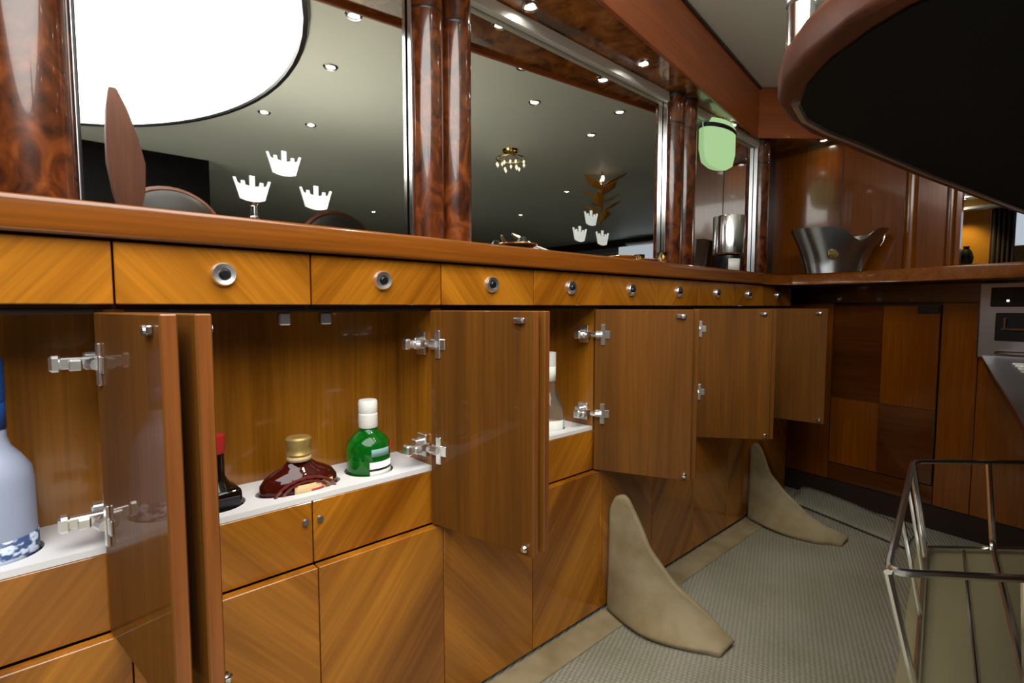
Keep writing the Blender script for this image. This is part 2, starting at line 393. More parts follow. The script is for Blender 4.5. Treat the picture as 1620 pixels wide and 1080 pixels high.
def door(t, side, pivx, angdeg, wd=.236):
    """side=-1: hinged on the right, extends to local -x when shut; side=+1 mirrored."""
    ang = math.radians(angdeg)*(-side)
    bm = box(NB(), *sorted((0, side*wd)), -.008, .008, .357, .768, .0015)
    d = obj('door', bm, DOORW, t, (pivx, .011, 0), (0, 0, ang))
    d.data.materials.append(EDGEW)
    for p in d.data.polygons:
        if abs(p.normal.y) < .5: p.material_index = 1
    for z in HZ:
        obj('hinge', hinge_mesh(side, ang, z), NICKEL, d)
    c = side*(wd-.03)
    box_c = box(NB(), c-.014, c+.008, .008, .014, .748, .757, .0015); lathe(box_c, [(0, .017), (.005, .016), (.005, .008)], 10, M=Matrix.Translation((c+side*.006, 0, .752)) @ Matrix.Rotation(-PI/2, 4, 'X'))
    obj('catch', box_c, STEEL, d)
    obj('bumper_knob', lathe(NB(), [(0, .020), (.004, .019), (.0065, .0155), (.0045, .012), (.0045, .008)], 14, M=Matrix.Translation((side*(wd-.014), 0, .372)) @ Matrix.Rotation(-PI/2, 4, 'X')), CHROME, d, smooth=True)
    return d
def shelf_with_holes(W, holes):
    """white board y .019.. .154 with round or oval cut-outs"""
    me_o = obj('bottle_shelf', box(NB(), .012, W-.012, .019, .154, .458, .467), WHITE)
    cutters = []
    for hx, hy, rx, ry in holes:
        c = obj('cutter', lathe(NB(), [(0, -.05), (1, -.05), (1, .05), (0, .05)], 28, rx, ry), None, None, (hx, hy, .4625)); cutters.append(c)
        md = me_o.modifiers.new('b', 'BOOLEAN'); md.operation = 'DIFFERENCE'; md.object = c; md.solver = 'EXACT'
    if cutters:
        bpy.context.view_layer.update()
        dg = bpy.context.evaluated_depsgraph_get()
        me = bpy.data.meshes.new_from_object(me_o.evaluated_get(dg))
        me_o.modifiers.clear(); me_o.data = me
        for c in cutters:
            md_ = c.data; bpy.data.objects.remove(c); bpy.data.meshes.remove(md_)
    return me_o
def cupboard(x0, label, holes, rdoor, ldoor, W=W2, hasright=True):
    t = thing('bar_cupboard', label, 'cupboard', (x0, 0, ZF), 0, 'bar cupboards under the counter')
    o = Vector((0, 0, -ZF))
    def P(name, mat, *a, **k):
        ob = bxo(name, mat, t, *a, **k); ob.location.z = -ZF; return ob
    n = 2 if W > .4 else 1
    pw = W/n
    for i in range(n):
        g = (DIAG_A, DIAG_B)[i % 2]; g2 = (DIAG_A, DIAG_B)[i % 2]
        P('lower_panel', g, i*pw+.0008, (i+1)*pw-.0008, 0, .018, ZF+.012, .352, .001)
        P('front_panel', g2, i*pw+(.001 if i else 0), (i+1)*pw-.001, .0185, .030, .354, .457, .001)
        d = P('drawer', (DIAG_A, DIAG_B)[i % 2], i*pw+.0012, (i+1)*pw-.0012, 0, .020, .778, .8565, .0012)
        k = obj('knob', KNOB, None, d, ((i+.5)*pw, 0, .820)); obj('push_button', KCORE, None, d, ((i+.5)*pw, 0, .820))
        obj('strike', lathe(NB(), [(0, .004), (.005, .004), (.006, 0)], 12, M=Matrix.Translation((pw+(-.012 if i == 0 else .012) if n == 2 else pw-.012, .0185, .425-.0*i)) @ Matrix.Rotation(PI/2, 4, 'X')), STEEL, t, (0, 0, -ZF), smooth=True)
    P('plinth', GAP, 0, W, .018, .05, ZF, ZF+.06, 0)
    P('carcass_rail', GAP, 0, W, .021, .158, .772, .857, 0)
    P('side_panel', VERT, 0, .011, .019, .154, .354, .772, .0005)
    P('side_panel', VERT, W-.011, W, .019, .154, .354, .772, .0005)
    P('back_panel', VERT, 0, W, .1545, .163, .354, .857, .0005)
    P('top_panel', DARKW, .011, W-.011, .019, .154, .766, .772, 0)  # dark wood stands in for the shade under the cupboard top
    P('base_panel', VERT, .011, W-.011, .0305, .154, .354, .362, 0)
    sh = shelf_with_holes(W, holes); sh.parent = t; sh.location = (0, 0, -ZF)
    cx = W/2 if n == 2 else W-.05
    for s in (-.015, .015):
        obj('catch_plate', box(NB(), cx+s*2.2-.009, cx+s*2.2+.009, .022, .036, .746, .766, .002), STEEL, t, (0, 0, -ZF))
    if rdoor is not None: d = door(t, -1, W-.013, rdoor); d.location.z = -ZF
    if ldoor is not None: d = door(t, 1, .013, ldoor); d.location.z = -ZF
    return t
X0 = [-.418, .075, .568, 1.061, 1.554, 2.047]
H = {}
cupboard(X0[0], 'leftmost open bar cupboard holding the frosted vodka bottle', [(.418-.047, .082, .044, .044)], 98, 80)
cupboard(X0[1], 'open bar cupboard holding the green and the amber bottle', [(.455-.075, .082, .045, .045), (.322-.075, .074, .071, .036), (.195-.075, .082, .042, .042)], 101, 81)
cupboard(X0[2], 'open bar cupboard with the white necked bottle, third from left', [(.958-.568, .085, .040, .040)], 114, 79)
cupboard(X0[3], 'bar cupboard behind the nearer upright carpet flap', [], 128, 66)
cupboard(X0[4], 'bar cupboard behind the farther upright carpet flap', [], 96, 55)
cupboard(X0[5], 'narrow bar cupboard in the far corner of the run', [], None, 30, W=.30)

# ------------------------------------------------------------------ counter
cp = [(-1.2, -.014), (2.02, -.014), (2.12, -.022), (2.18, -.06), (2.20, -.14), (2.17, -.30), (2.12, -.47), (2.05, -.70), (1.97, -1.02), (2.55, -1.10), (WPX+.1, -.9), (WPX+.1, -.505), (WPX-.002, -.505), (WPX-.002, .183), (-1.2, .183)]
o = obj('bar_countertop', prism(NB(), cp, .859, .901, .008, 3), COUNTER, smooth=True)
tag(o, 'glossy red brown wooden countertop running above the drawers and round the corner', 'countertop')

# ------------------------------------------------------------------ mirrors and columns
def crown_bm(wd, hg, th=.0015):
    pts = [(-.33, .02), (-.17, -.03), (0, -.045), (.17, -.03), (.33, .02), (.43, .36), (.50, .58), (.43, .59), (.38, .45), (.30, .41), (.29, .52), (.20, .52), (.18, .41), (.07, .39), (.07, .68), (-.07, .68), (-.07, .39), (-.18, .41), (-.20, .52), (-.29, .52), (-.30, .41), (-.38, .45), (-.43, .59), (-.50, .58), (-.43, .36)]
    bm = NB(); a = [bm.verts.new((x*wd, 0, z*hg)) for x, z in pts]; b = [bm.verts.new((x*wd, -th, z*hg)) for x, z in pts]
    n = len(pts)
    from mathutils.geometry import tessellate_polygon
    for i0, i1, i2 in tessellate_polygon([[Vector((x, z, 0)) for x, z in pts]]):
        bm.faces.new((a[i0], a[i1], a[i2])); bm.faces.new((b[i2], b[i1], b[i0]))
    for i in range(n): bm.faces.new((a[i], a[(i+1) % n], b[(i+1) % n], b[i]))
    return bm
def mirror(x0, x1, label, crowns=None):
    t = thing('wall_mirror', label, 'mirror', ((x0+x1)/2, .17, .902))
    w_ = (x1-x0)/2
    bxo('glass', MIRROR, t, -w_, w_, .0, .010, .0, ZS-.902-.001, 0)
    for cx, cz in (crowns or []):
        obj('etched_crown', crown_bm(.062, .062), CROWN, t, (cx-(x0+x1)/2, -.0003, cz-.902-.018))
    return t
mirror(-.95, -.045, 'mirror pane left of the single burl column')
mirror(.062, .60, 'large mirror with three big white crowns and the glowing oval', [(.345, 1.031), (.290, .978), (.402, .978)])
mirror(.765, 1.60, 'mirror between the twin columns with three smaller crowns', [(1.223, 1.034), (1.172, .983), (1.278, .981)])
mirror(1.785, 2.335, 'narrow mirror in the bay of the green lamp')
def column(x0, x1, n, label, yb=.169):
    cx = (x0+x1)/2; w_ = (x1-x0)/2
    t = thing('burl_column', label, 'column', (cx, yb, .902), 0, 'burl columns between the mirrors')
    hgt = ZS-.902-.001
    bxo('back_plate', BURL, t, -w_, w_, -.014, 0, 0, hgt, .002)
    r = w_/n*.93
    for i in range(n):
        c = -w_+w_/n*(2*i+1)
        obj('shaft', lathe(NB(), [(r, .012), (r, hgt-.016)], 28, 1, .85, PI, 2*PI, M=Matrix.Translation((c, -.013, 0))), BURL, t, smooth=True)
        obj('base_ring', lathe(NB(), [(r, 0), (r*1.05, .002), (r*1.05, .010), (r, .013)], 28, 1, .85, PI, 2*PI, M=Matrix.Translation((c, -.0135, 0))), CHROME, t, smooth=True)
        obj('joint_ring', lathe(NB(), [(r, hgt-.105), (r*1.012, hgt-.103), (r*1.012, hgt-.100), (r, hgt-.098)], 28, 1, .85, PI, 2*PI, M=Matrix.Translation((c, -.0132, 0))), DARKW, t, smooth=True)
        obj('capital', lathe(NB(), [(r, hgt-.016), (r*1.07, hgt-.012), (r*1.07, hgt)], 28, 1, .85, PI, 2*PI, M=Matrix.Translation((c, -.0135, 0))), DARKW, t, smooth=True)
    for s in (-1, 1):
        bxo('edge_strip', CHROME if n == 2 else STEEL, t, *sorted((s*w_, s*(w_+.003))), -.016, 0, 0, hgt, .001)
    return t
column(-.040, .055, 1, 'single burl wood column at the left end of the mirrors')
column(.606, .760, 2, 'glossy twin burl column between the two big mirrors')
column(1.606, 1.780, 2, 'twin burl column between the second mirror and the narrow bay')
column(2.342, 2.430, 1, 'slim burl column standing in the far corner')

# far wing panelling: half round columns and joints
def wing_col(y, r, label):
    t = thing('wing_column', label, 'column', (WPX-.001, y, .902), 0, 'half round columns on the far panel wall')
    obj('shaft', lathe(NB(), [(r, .012), (r, ZC-.905)], 24, 1, 1, PI/2, 3*PI/2), WINGW, t, smooth=True)
    obj('base_ring', lathe(NB(), [(r*1.05, 0), (r*1.05, .010), (r, .013)], 24, 1, 1, PI/2, 3*PI/2), CHROME, t, smooth=True)
wing_col(-.345, .022, 'half round wooden column mid way along the far panel wall')
wing_col(-.470, .016, 'half round wooden column at the open end of the far panel wall')
bxo('panel_joint', DARKW, None, WPX-.003, WPX-.0005, -.098, -.095, .905, ZS-.001, 0)['kind'] = 'structure'
bpy.data.objects['panel_joint'].name = 'trim_7'

# ------------------------------------------------------------------ far wing cabinet
wa = math.atan2(-.985, -.1725)
t = thing('corner_cabinet', 'dark wooden cabinet with a chequered veneer door across the far corner', 'cabinet', (2.44, 0, ZF), wa)
def WP(name, mat, *a, parent=None, **k):
    ob = bxo(name, mat, parent or t, *a, **k)
    if not parent: ob.location.z = -ZF
    return ob
WP('body', DARKW, -.12, .95, .016, .06, ZF, .858, 0)
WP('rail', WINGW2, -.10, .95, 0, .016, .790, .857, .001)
WP('stile', WINGW, -.10, .142, 0, .016, .06, .788, .001)
WP('stile', WINGW, .504, .606, 0, .016, .06, .788, .001)
WP('stile', WINGW, .608, .95, 0, .016, .06, .606, .001)
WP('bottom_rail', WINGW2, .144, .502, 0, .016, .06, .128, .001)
WP('toe_kick', GAP, -.10, .95, .006, .016, ZF, .058, 0)
d = WP('door', DARKW, .146, .500, -.002, .014, .131, .780, .001)
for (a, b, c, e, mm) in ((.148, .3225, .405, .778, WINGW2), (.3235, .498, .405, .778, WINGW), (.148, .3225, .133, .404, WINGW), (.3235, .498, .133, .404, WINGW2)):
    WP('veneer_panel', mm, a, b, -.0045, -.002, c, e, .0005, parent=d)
WP('latch', DARK, .435, .498, -.012, -.0045, .752, .776, .002, parent=d)

# built in stainless appliance on the wing
t2 = thing('ice_machine', 'stainless built-in ice machine front with black display and recessed tray', 'ice machine', (2.44, 0, .605), wa)
def AP(name, mat, *a, parent=None, **k): return bxo(name, mat, parent or t2, *a, **k)
AP('housing', STEEL, .609, .93, -.035, .014, .003, .250, .006, 2)
AP('display', DARK, .640, .90, -.039, -.035, .170, .232, .002)
AP('indicator', emit('led', (1, 1, .95, 1), 3), .680, .686, -.0405, -.039, .186, .192, 0)
AP('tray_frame', DARK, .655, .88, -.038, -.035, .060, .150, .002)
AP('tray_lip', CHROME, .672, .87, -.050, -.038, .095, .103, .002)
AP('tray_handle', CHROME, .676, .684, -.048, -.038, .100, .135, .002)
AP('drip_bar', CHROME, .66, .90, -.052, -.035, .016, .028, .003)

# ------------------------------------------------------------------ opposite low counter with pull-out basket
t = thing('bar_worktop', 'low stainless worktop with wooden edge opposite the cupboards', 'worktop', (1.2, -.95, .60))
lw = [(2.20, -.625), (1.5, -.713), (1.1, -.765), (.45, -.84), (.45, -1.06), (2.22, -1.06)]
lw = [(x-1.2, y+.95) for x, y in lw][::-1]
obj('wood_edge', prism(NB(), lw, -.012, .016, .004, 2), RIMW, t)
obj('steel_top', prism(NB(), offset_poly(lw, -.007), .0161, .021, .001, 1), STEEL, t)
for k in range(7):
    obj('drain_rib', tube(NB(), [(.30+.07*k, .19+.0075*k*1.2, .0225), (.30+.07*k, .0, .0225)], .003, 6), CHROME, t)
t = thing('bar_counter_base', 'dark wooden bar base carrying the raised bar top', 'bar', (1.3, -1.1, ZF))
bxo('front_wall', DARKW, t, -.85, .60, -.04, .035, 0, 1.000, .002)
bxo('divider', DARKW, t, -.85, -.83, .036, .12, 0, .618, .001)
bxo('divider', DARKW, t, .58, .60, .036, .12, 0, .618, .001)
obj('lower_shelf', prism(NB(), [(x-1.3, y+1.1) for x, y in ((.60, -1.062), (1.30, -1.062), (1.30, -.90), (1.058, -.654), (.62, -.706))], .396, .408, .001, 1), plain('olive_board', srgb(104, 98, 72), .6), t)

# wire basket standing on the pull-out shelf
t = thing('wire_basket', 'chrome wire basket standing on the pull-out shelf', 'basket', (.85, -.80, .379))
A1 = Vector((1.036, -.647, .525)); A2 = Vector((1.30, -.905, .525)); B1 = Vector((.582, -.705, .525)); B2 = Vector((.83, -.985, .525))
C1 = Vector((1.047, -.667, .386)); C2 = Vector((1.28, -.90, .386)); D1 = Vector((.64, -.722, .386)); D2 = Vector((.86, -.965, .386))
og = Vector((.85, -.80, .379))
def wire(name, pts, r=.0032, cl=False):
    return obj(name, tube(NB(), [p-og for p in pts], r, 8, cl), WIRE, t, smooth=True)
rim = []
cs = [A1, A2, B2, B1]
for i in range(4):
    a, b, c = cs[i-1], cs[i], cs[(i+1) % 4]
    p0 = b+(a-b).normalized()*.02; p2 = b+(c-b).normalized()*.02
    for k in range(5):
        q = k/4; rim.append(p0*(1-q)**2+b*2*q*(1-q)+p2*q*q)
wire('top_rim', rim, .0038, True)
base = []
cs = [C1, C2, D2, D1]
for i in range(4):
    a, b, c = cs[i-1], cs[i], cs[(i+1) % 4]
    p0 = b+(a-b).normalized()*.015; p2 = b+(c-b).normalized()*.015
    for k in range(4):
        q = k/3; base.append(p0*(1-q)**2+b*2*q*(1-q)+p2*q*q)
wire('base_rim', base, .0032, True)
up = Vector((0, 0, .004))
for f in (.0, .32, .66, 1.0):
    a = A1.lerp(A2, f); b = B1.lerp(B2, f); c = C1.lerp(C2, f); e = D1.lerp(D2, f)
    wire('cross_wire', round_path([a, c, e, b], .02), .0036 if f in (0, 1) else .0042)
for f in (.18, .5, .82):
    wire('floor_wire', [C1.lerp(C2, f)+Vector((0, 0, -.003)), D1.lerp(D2, f)+Vector((0, 0, -.003))], .0026)
for f in (.06, .12, .3, .6):
    a = A1.lerp(B1, f); c = C1.lerp(D1, f); wire('side_wire', [a, c], .0024)
wire('handle', round_path([A2.lerp(A1, .0)+Vector((0, 0, 0)), A2+Vector((.01, -.01, .05)), A2.lerp(B2, .2)+Vector((.01, -.01, .05)), A2.lerp(B2, .2)], .015), .0032)

# ------------------------------------------------------------------ raised bar top with black underside
under = [(.437, -.729), (.452, -.704), (.483, -.668), (.52, -.640), (.56, -.621), (.61, -.612), (.67, -.616), (.736, -.626), (.99, -.657), (1.5, -.731), (2.05, -.82), (2.05, -1.33), (.36, -1.33), (.375, -1.1), (.405, -.88)][::-1]
t = thing('raised_bar_top', 'raised bar top with wooden rim and black underside, rounded end', 'bar top', (.9, -1.0, .975))
pu = [(x-.9, y+1.0) for x, y in under]
obj('wooden_top', prism(NB(), offset_poly(pu, .020), 0, .034, .007, 3), RIMW, t, smooth=True)
obj('bounce_top', prism(NB(), offset_poly(pu, .004), .0345, .042, .002, 1), BOUNCE_TOP, t)  # unseen pale layer added to bounce light onto the ceiling
obj('black_underside', prism(NB(), pu, -.0025, -.0002, 0), BLACK, t)
obj('rim_highlight', tube(NB(), [(x, y, -.001) for (x, y), q in zip(offset_poly(pu, .004), pu) if q[0] > -.36 and q[1] > .1], .0045, 6), NICKEL, t, smooth=True)  # metal tube added to draw the highlight along the far rim
t = thing('chrome_post', 'short chrome post standing on the rounded end of the bar top', 'post', (.530, -.629, 1.0095))
obj('shaft', lathe(NB(), [(.0115, 0), (.0115, .082), (.009, .084), (.009, .087), (.012, .091), (.012, .096), (.007, .101), (0, .102)], 20), CHROME, t, smooth=True)
obj('foot_flange', lathe(NB(), [(.0125, 0), (.0125, .003), (.0115, .005)], 20), CHROME, t, smooth=True)
obj('joint_collar', lathe(NB(), [(.0115, .040), (.0130, .042), (.0130, .050), (.0115, .052)], 20), STEEL, t, smooth=True)

# ------------------------------------------------------------------ upright carpet flaps
def flap(xb, top, prof, base, label):
    """prof: (distance from cabinet, height) of the free edge from the wall outwards; base: (dist, x offset)."""
    t = NB(); nu, nv = 22, 14; grid = []
    def ip(tab, u):
        for (a, b), (c, d) in zip(tab, tab[1:]):
            if u <= c:
                q = (u-a)/max(1e-6, c-a); q_ = q*q*(3-2*q)*.35+q*.65
                return b+(d-b)*q_
        return tab[-1][1]
    umax = prof[-1][0]
    for i in range(nu+1):
        u = umax*i/nu; h = ip(prof, u); row = []
        for j in range(nv+1):
            v = j/nv
            bx = ip(base, u)
            bend = .050*(1-v)**2.2*math.sin(min(1, u/umax*1.1)*PI*.85)      # foot flares toward the near side
            lean = .045*(u/umax)*v
            row.append(t.verts.new((bx-bend+lean+.012*math.sin(v*3)*(u/umax), -u, h*v)))
        grid.append(row)
    for i in range(nu):
        for j in range(nv): t.faces.new((grid[i][j], grid[i+1][j], grid[i+1][j+1], grid[i][j+1]))
    o = obj('carpet_flap', t, BEIGE, None, (xb, -.012, ZF+.006), smooth=True)
    for p in o.data.polygons: p.use_smooth = True
    md = o.modifiers.new('thick', 'SOLIDIFY'); md.thickness = .020; md.offset = 0
    md = o.modifiers.new('sub', 'SUBSURF'); md.levels = 1; md.render_levels = 2
    return tag(o, label, 'carpet flap', 'upright carpet flaps')
flap(1.086, .34, [(0, .27), (.010, .310), (.045, .322), (.075, .262), (.11, .185), (.18, .105), (.235, .066), (.268, .032), (.290, .004)], [(0, 0), (.12, .012), (.25, .04), (.32, .07)],
     'nearer beige carpet flap standing up like a fin against the cupboards')
flap(1.955, .30, [(0, .275), (.015, .298), (.035, .288), (.073, .185), (.14, .118), (.205, .062), (.265, .032), (.31, .004)], [(0, 0), (.12, -.005), (.25, .0), (.32, .03)],
     'farther beige carpet flap standing up like a fin near the corner')
# lifted carpet edge in the far corner
bm = NB(); nu, nv = 14, 6; g = []
for i in range(nu+1):
    u = i/nu; x = 2.30+.02*u; y = -.05-.42*u; h = .026*math.sin(PI*min(1, .18+u*.82))**.8*(1-u*.7)
    g.append([bm.verts.new((2.425-.17*u*.98-.17*(1-k/nv), y, h*(k/nv)**1.5)) for k in range(nv+1)])
for i in range(nu):
    for k in range(nv): bm.faces.new((g[i][k], g[i+1][k], g[i+1][k+1], g[i][k+1]))
o = obj('carpet_edge', bm, CARPET, None, (0, 0, ZF+.006), smooth=True)
md = o.modifiers.new('thick', 'SOLIDIFY'); md.thickness = .01
tag(o, 'lifted carpet edge curling up along the dark corner cabinet', 'carpet edge')

# ------------------------------------------------------------------ bottles in the cupboards
BZ = .3625
def bottle(name, label, cat, x, y, prof, mat, cap, capmat, n=32, sx=1, sy=1, rz=0):
    t = thing(name, label, cat, (x, y, BZ), rz, 'bottles in the cupboards')
    obj('glass_body', lathe(NB(), prof, n, sx, sy), mat, t, smooth=True)
    obj('cap', lathe(NB(), cap, 24), capmat, t, smooth=True)
    return t
def wrap(t, name, mat, r, z0, z1, a0, a1, sx=1, sy=1):
    n = 14; bm = NB()
    lathe(bm, [(r, z0), (r, z1)], n, sx, sy, math.radians(a0), math.radians(a1))
    o = obj(name, bm, mat, t, smooth=True)
    md = o.modifiers.new('thick', 'SOLIDIFY'); md.thickness = .0006; md.offset = 1
    return o
# green gin bottle
t = bottle('gin_bottle', 'round shouldered green glass bottle with white cap and white label', 'bottle', .455, .082,
           [(0, 0), (.038, 0), (.040, .004), (.040, .135), (.0405, .150), (.037, .163), (.027, .174), (.018, .180), (.0155, .186), (.0155, .196), (0, .196)], G_GREEN,
           [(.0165, .186), (.0178, .188), (.0178, .212), (.0168, .213), (.0168, .2145), (.0178, .216), (.0178, .234), (.016, .238), (0, .238)], WHITEP)
wrap(t, 'front_label', LABEL_W, .0405, .086, .128, 245, 320)
wrap(t, 'label_band', G_DARK, .0408, .112, .116, 245, 320)
wrap(t, 'neck_label', LABEL_T, .0406, .138, .152, 250, 305)
obj('seal', lathe(NB(), [(0, .004), (.007, .003), (.010, 0)], 18, M=Matrix.Translation((.033, -.022, .150)) @ Matrix.Rotation(math.radians(56), 4, 'Z') @ Matrix.Rotation(PI/2, 4, 'X')), RED, t, smooth=True)
# amber cognac decanter, fan shaped
t = bottle('cognac_bottle', 'fan shaped dark amber bottle with brass cap and cream label', 'bottle', .322, .074,
           [(0, 0), (.052, 0), (.056, .006), (.061, .06), (.0655, .105), (.064, .118), (.056, .129), (.043, .137), (.030, .143), (.022, .149), (.018, .156), (.017, .168), (0, .168)], G_AMBER,
           [(.0, .160), (.0195, .160), (.0215, .164), (.0195, .168), (.0185, .176), (.021, .180), (.021, .189), (.018, .192), (0, .192)], CORK, 36, 1, .5)
wrap(t, 'neck_collar', LABEL_G, .0195, .152, .160, 0, 360, 1, 1)
for z_, r_ in ((.094, .052), (.088, .044)):
    obj('vine_relief', tube(NB(), [(r_*math.cos(PI*(.06+.88*i/20)), -.0285-.004*math.sin(PI*i/20)-.001*(i % 2), z_+.034*math.sin(PI*(.06+.88*i/20))) for i in range(21)], [.0022+.0009*(i % 2) for i in range(21)], 6), EMB, t, smooth=True)
wrap(t, 'label_seal', RED, .0654, .099, .108, 276, 296, 1, .53)
wrap(t, 'front_label', LABEL_G, .0650, .094, .118, 252, 318, 1, .53)
# dark square bottle behind the door edge
t = thing('dark_bottle', 'dark square shouldered bottle half hidden behind the open door edge', 'bottle', (.195, .082, BZ), 0, 'bottles in the cupboards')
bm = NB(); box(bm, -.034, .034, -.028, .028, 0, .132, .010, 3); obj('glass_body', bm, G_DARK, t, smooth=True)
obj('neck', lathe(NB(), [(.026, .130), (.018, .142), (.0145, .150), (.0145, .205), (0, .205)], 20), G_DARK, t, smooth=True)
obj('cap', lathe(NB(), [(.0155, .186), (.0165, .188), (.0165, .214), (0, .216)], 20), RED, t, smooth=True)
bxo('front_label', DARK, t, -.028, .028, -.0295, -.0285, .06, .12, .0003)
# frosted vodka bottle
t = bottle('vodka_bottle', 'tall frosted pale blue bottle with blue neck in the leftmost cupboard', 'bottle', -.047, .082,
           [(0, 0), (.037, 0), (.039, .005), (.039, .195), (.037, .212), (.028, .228), (.019, .240), (.0155, .252), (.0150, .300), (0, .300)], G_FROST,
           [(.0162, .296), (.0168, .298), (.0168, .345), (.0155, .350), (0, .350)], BLUE)
wrap(t, 'landscape_print', PRINT, .0395, .085, .130, 200, 380)
wrap(t, 'neck_foil', BLUE, .0155, .262, .298, 0, 360)
# white necked wine bottle in the third cupboard
t = bottle('wine_bottle', 'slim dark bottle with white neck band and white label in the third cupboard', 'bottle', .958, .085,
           [(0, 0), (.034, 0), (.036, .004), (.036, .140), (.033, .160), (.024, .182), (.0165, .200), (.0145, .215), (.0145, .285), (0, .285)], G_CLEAR,
           [(.0152, .262), (.0160, .264), (.0160, .298), (0, .300)], WHITEP)
wrap(t, 'neck_band', LABEL_W, .0150, .225, .262, 0, 360)
wrap(t, 'front_label', LABEL_W, .0365, .080, .128, 215, 290)
wrap(t, 'side_label', LABEL_T, .0365, .080, .128, 292, 350)

# ------------------------------------------------------------------ things on the counter
# chrome wine cooler on a dark base
t = thing('wine_cooler', 'polished chrome cylinder standing on a dark base by the narrow bay', 'wine cooler', (1.88, .058, .9015))
obj('cylinder', lathe(NB(), [(.052, .062), (.056, .066), (.056, .196), (.0545, .200), (.052, .198), (.051, .08), (0, .078)], 36), CHROME, t, smooth=True)
obj('base', lathe(NB(), [(0, 0), (.044, 0), (.046, .004), (.042, .058), (.052, .062)], 32), DARK, t, smooth=True)
wrap(t, 'white_panel', WHITEP, .0455, .002, .046, 205, 262)
# boat shaped champagne bucket
t = thing('champagne_bucket', 'flared silver champagne bucket with a dipped rim and gold emblem', 'champagne bucket', (2.41, -.135, .9015), -(PI/2-PHI))
bm = NB(); n = 56; m_ = 14; rows = []
def bk(a, v, ins=0):
    rx = .105+.085*v**1.5-ins; ry = .072+.028*v-ins
    dip = .055*max(0, math.sin(-a))**1.0*math.exp(-((math.cos(a)-.12)/.28)**2)+.02*max(0, math.sin(a))
    right = .0
    z = .185*v - (dip*v**2) + right
    sk = .018*v*v
    return Vector((rx*math.cos(a)+sk, ry*math.sin(a), z))
for j in range(m_+1):
    v = j/m_; rows.append([bm.verts.new(bk(2*PI*i/n, v)) for i in range(n)])
for j in range(m_, -1, -1):
    v = max(.06, j/m_); rows.append([bm.verts.new(bk(2*PI*i/n, v, .004)) for i in range(n)])
for a, b in zip(rows, rows[1:]):
    for i in range(n): bm.faces.new((a[i], a[(i+1) % n], b[(i+1) % n], b[i]))
bm.faces.new(rows[0]); bm.faces.new(rows[-1])
SILV = plain('tarnished_silver', (.40, .43, .46, 1), .24, 1)
obj('bowl', bm, SILV, t, smooth=True)
obj('emblem', lathe(NB(), [(0, .006), (.018, .005), (.022, .001), (.022, -.004)], 20, M=Matrix.Translation((-.05, -.077, .080)) @ Matrix.Rotation(math.radians(84), 4, 'X')), GOLD, t, smooth=True)
obj('handle', tube(NB(), round_path([(.185, -.0, .120), (.196, 0, .135), (.202, 0, .160), (.200, 0, .176)], .015), .004, 8), CHROME, t, smooth=True)  # chrome bar stands in for a bright streak at the tip
# small table things along the second mirror
def dish(x, y, r, label, mat):
    t = thing('shallow_dish', label, 'dish', (x, y, .9015), 0, 'small dishes on the counter')
    obj('bowl', lathe(NB(), [(0, 0), (r*.5, 0), (r*.55, .003), (r*.95, .014), (r, .017), (r*.96, .018), (r*.5, .006), (0, .005)], 28), mat, t, smooth=True)
    obj('rim', tube(NB(), [(r*math.cos(2*PI*i/28), r*math.sin(2*PI*i/28), .0175) for i in range(28)], .002, 6, True), GOLD, t, smooth=True)
PURPLE = plain('violet_glaze', srgb(120, 70, 140), .2)
dish(.835, .075, .045, 'gold rimmed dark dish beside the twin burl column', DARK)
dish(1.26, .085, .040, 'gold rimmed dish below the three small crowns', GOLD)
dish(1.40, .095, .038, 'violet dish with a gold rim right of the small crowns', PURPLE)
t = thing('ice_tongs', 'chrome ice tongs leaning against the second mirror', 'tongs', (.95, .10, .9015))
for s in (-1, 1):
    obj('arm', tube(NB(), [(.035, -.02+s*.012, .003), (.01, s*.010, .012), (-.02, .02+s*.008, .026), (-.055, .045+s*.003, .050), (-.062, .050, .055)], [.004, .003, .003, .0032, .0032], 8), CHROME, t, smooth=True)
t = thing('stopper', 'small black conical stopper standing on the counter by the tongs', 'stopper', (.895, .12, .9015))
obj('cone', lathe(NB(), [(0, 0), (.024, 0), (.024, .006), (.012, .040), (.006, .046), (0, .047)], 24), DARK, t, smooth=True)
obj('base_ring', lathe(NB(), [(.0245, .0), (.026, .002), (.0245, .005)], 24), GOLD, t, smooth=True)
t = thing('gold_cup', 'small gold cup at the foot of the second twin column', 'cup', (1.545, .125, .9015))
obj('bowl', lathe(NB(), [(0, .020), (.010, .022), (.017, .034), (.018, .052), (.0165, .052), (.015, .036), (0, .026)], 24), GOLD, t, smooth=True)
obj('stem', lathe(NB(), [(0, 0), (.014, 0), (.014, .003), (.004, .007), (.004, .022), (0, .022)], 20), GOLD, t, smooth=True)
# green glass lamp in the narrow bay
t = thing('wall_lamp', 'pale green glass wall lamp hanging in the narrow bay', 'lamp', (2.0, .168, ZS))
GLAMP = emit('green_lamp_glass', srgb(186, 228, 164), .85)
obj('shade', lathe(NB(), [(.016, -.012), (.046, -.014), (.052, -.03), (.052, -.12), (.045, -.165), (.03, -.18), (.0, -.184)], 28, 2.2, .9, PI, 2*PI), GLAMP, t, smooth=True)
obj('collar', lathe(NB(), [(.0525, -.034), (.054, -.036), (.054, -.048), (.0525, -.050)], 28, 2.2, .9, PI, 2*PI), DARK, t, smooth=True)
obj('mount', lathe(NB(), [(.0, 0), (.022, 0), (.022, -.010), (.016, -.013), (0, -.013)], 20, 1, 1, PI, 2*PI), CHROME, t, smooth=True)

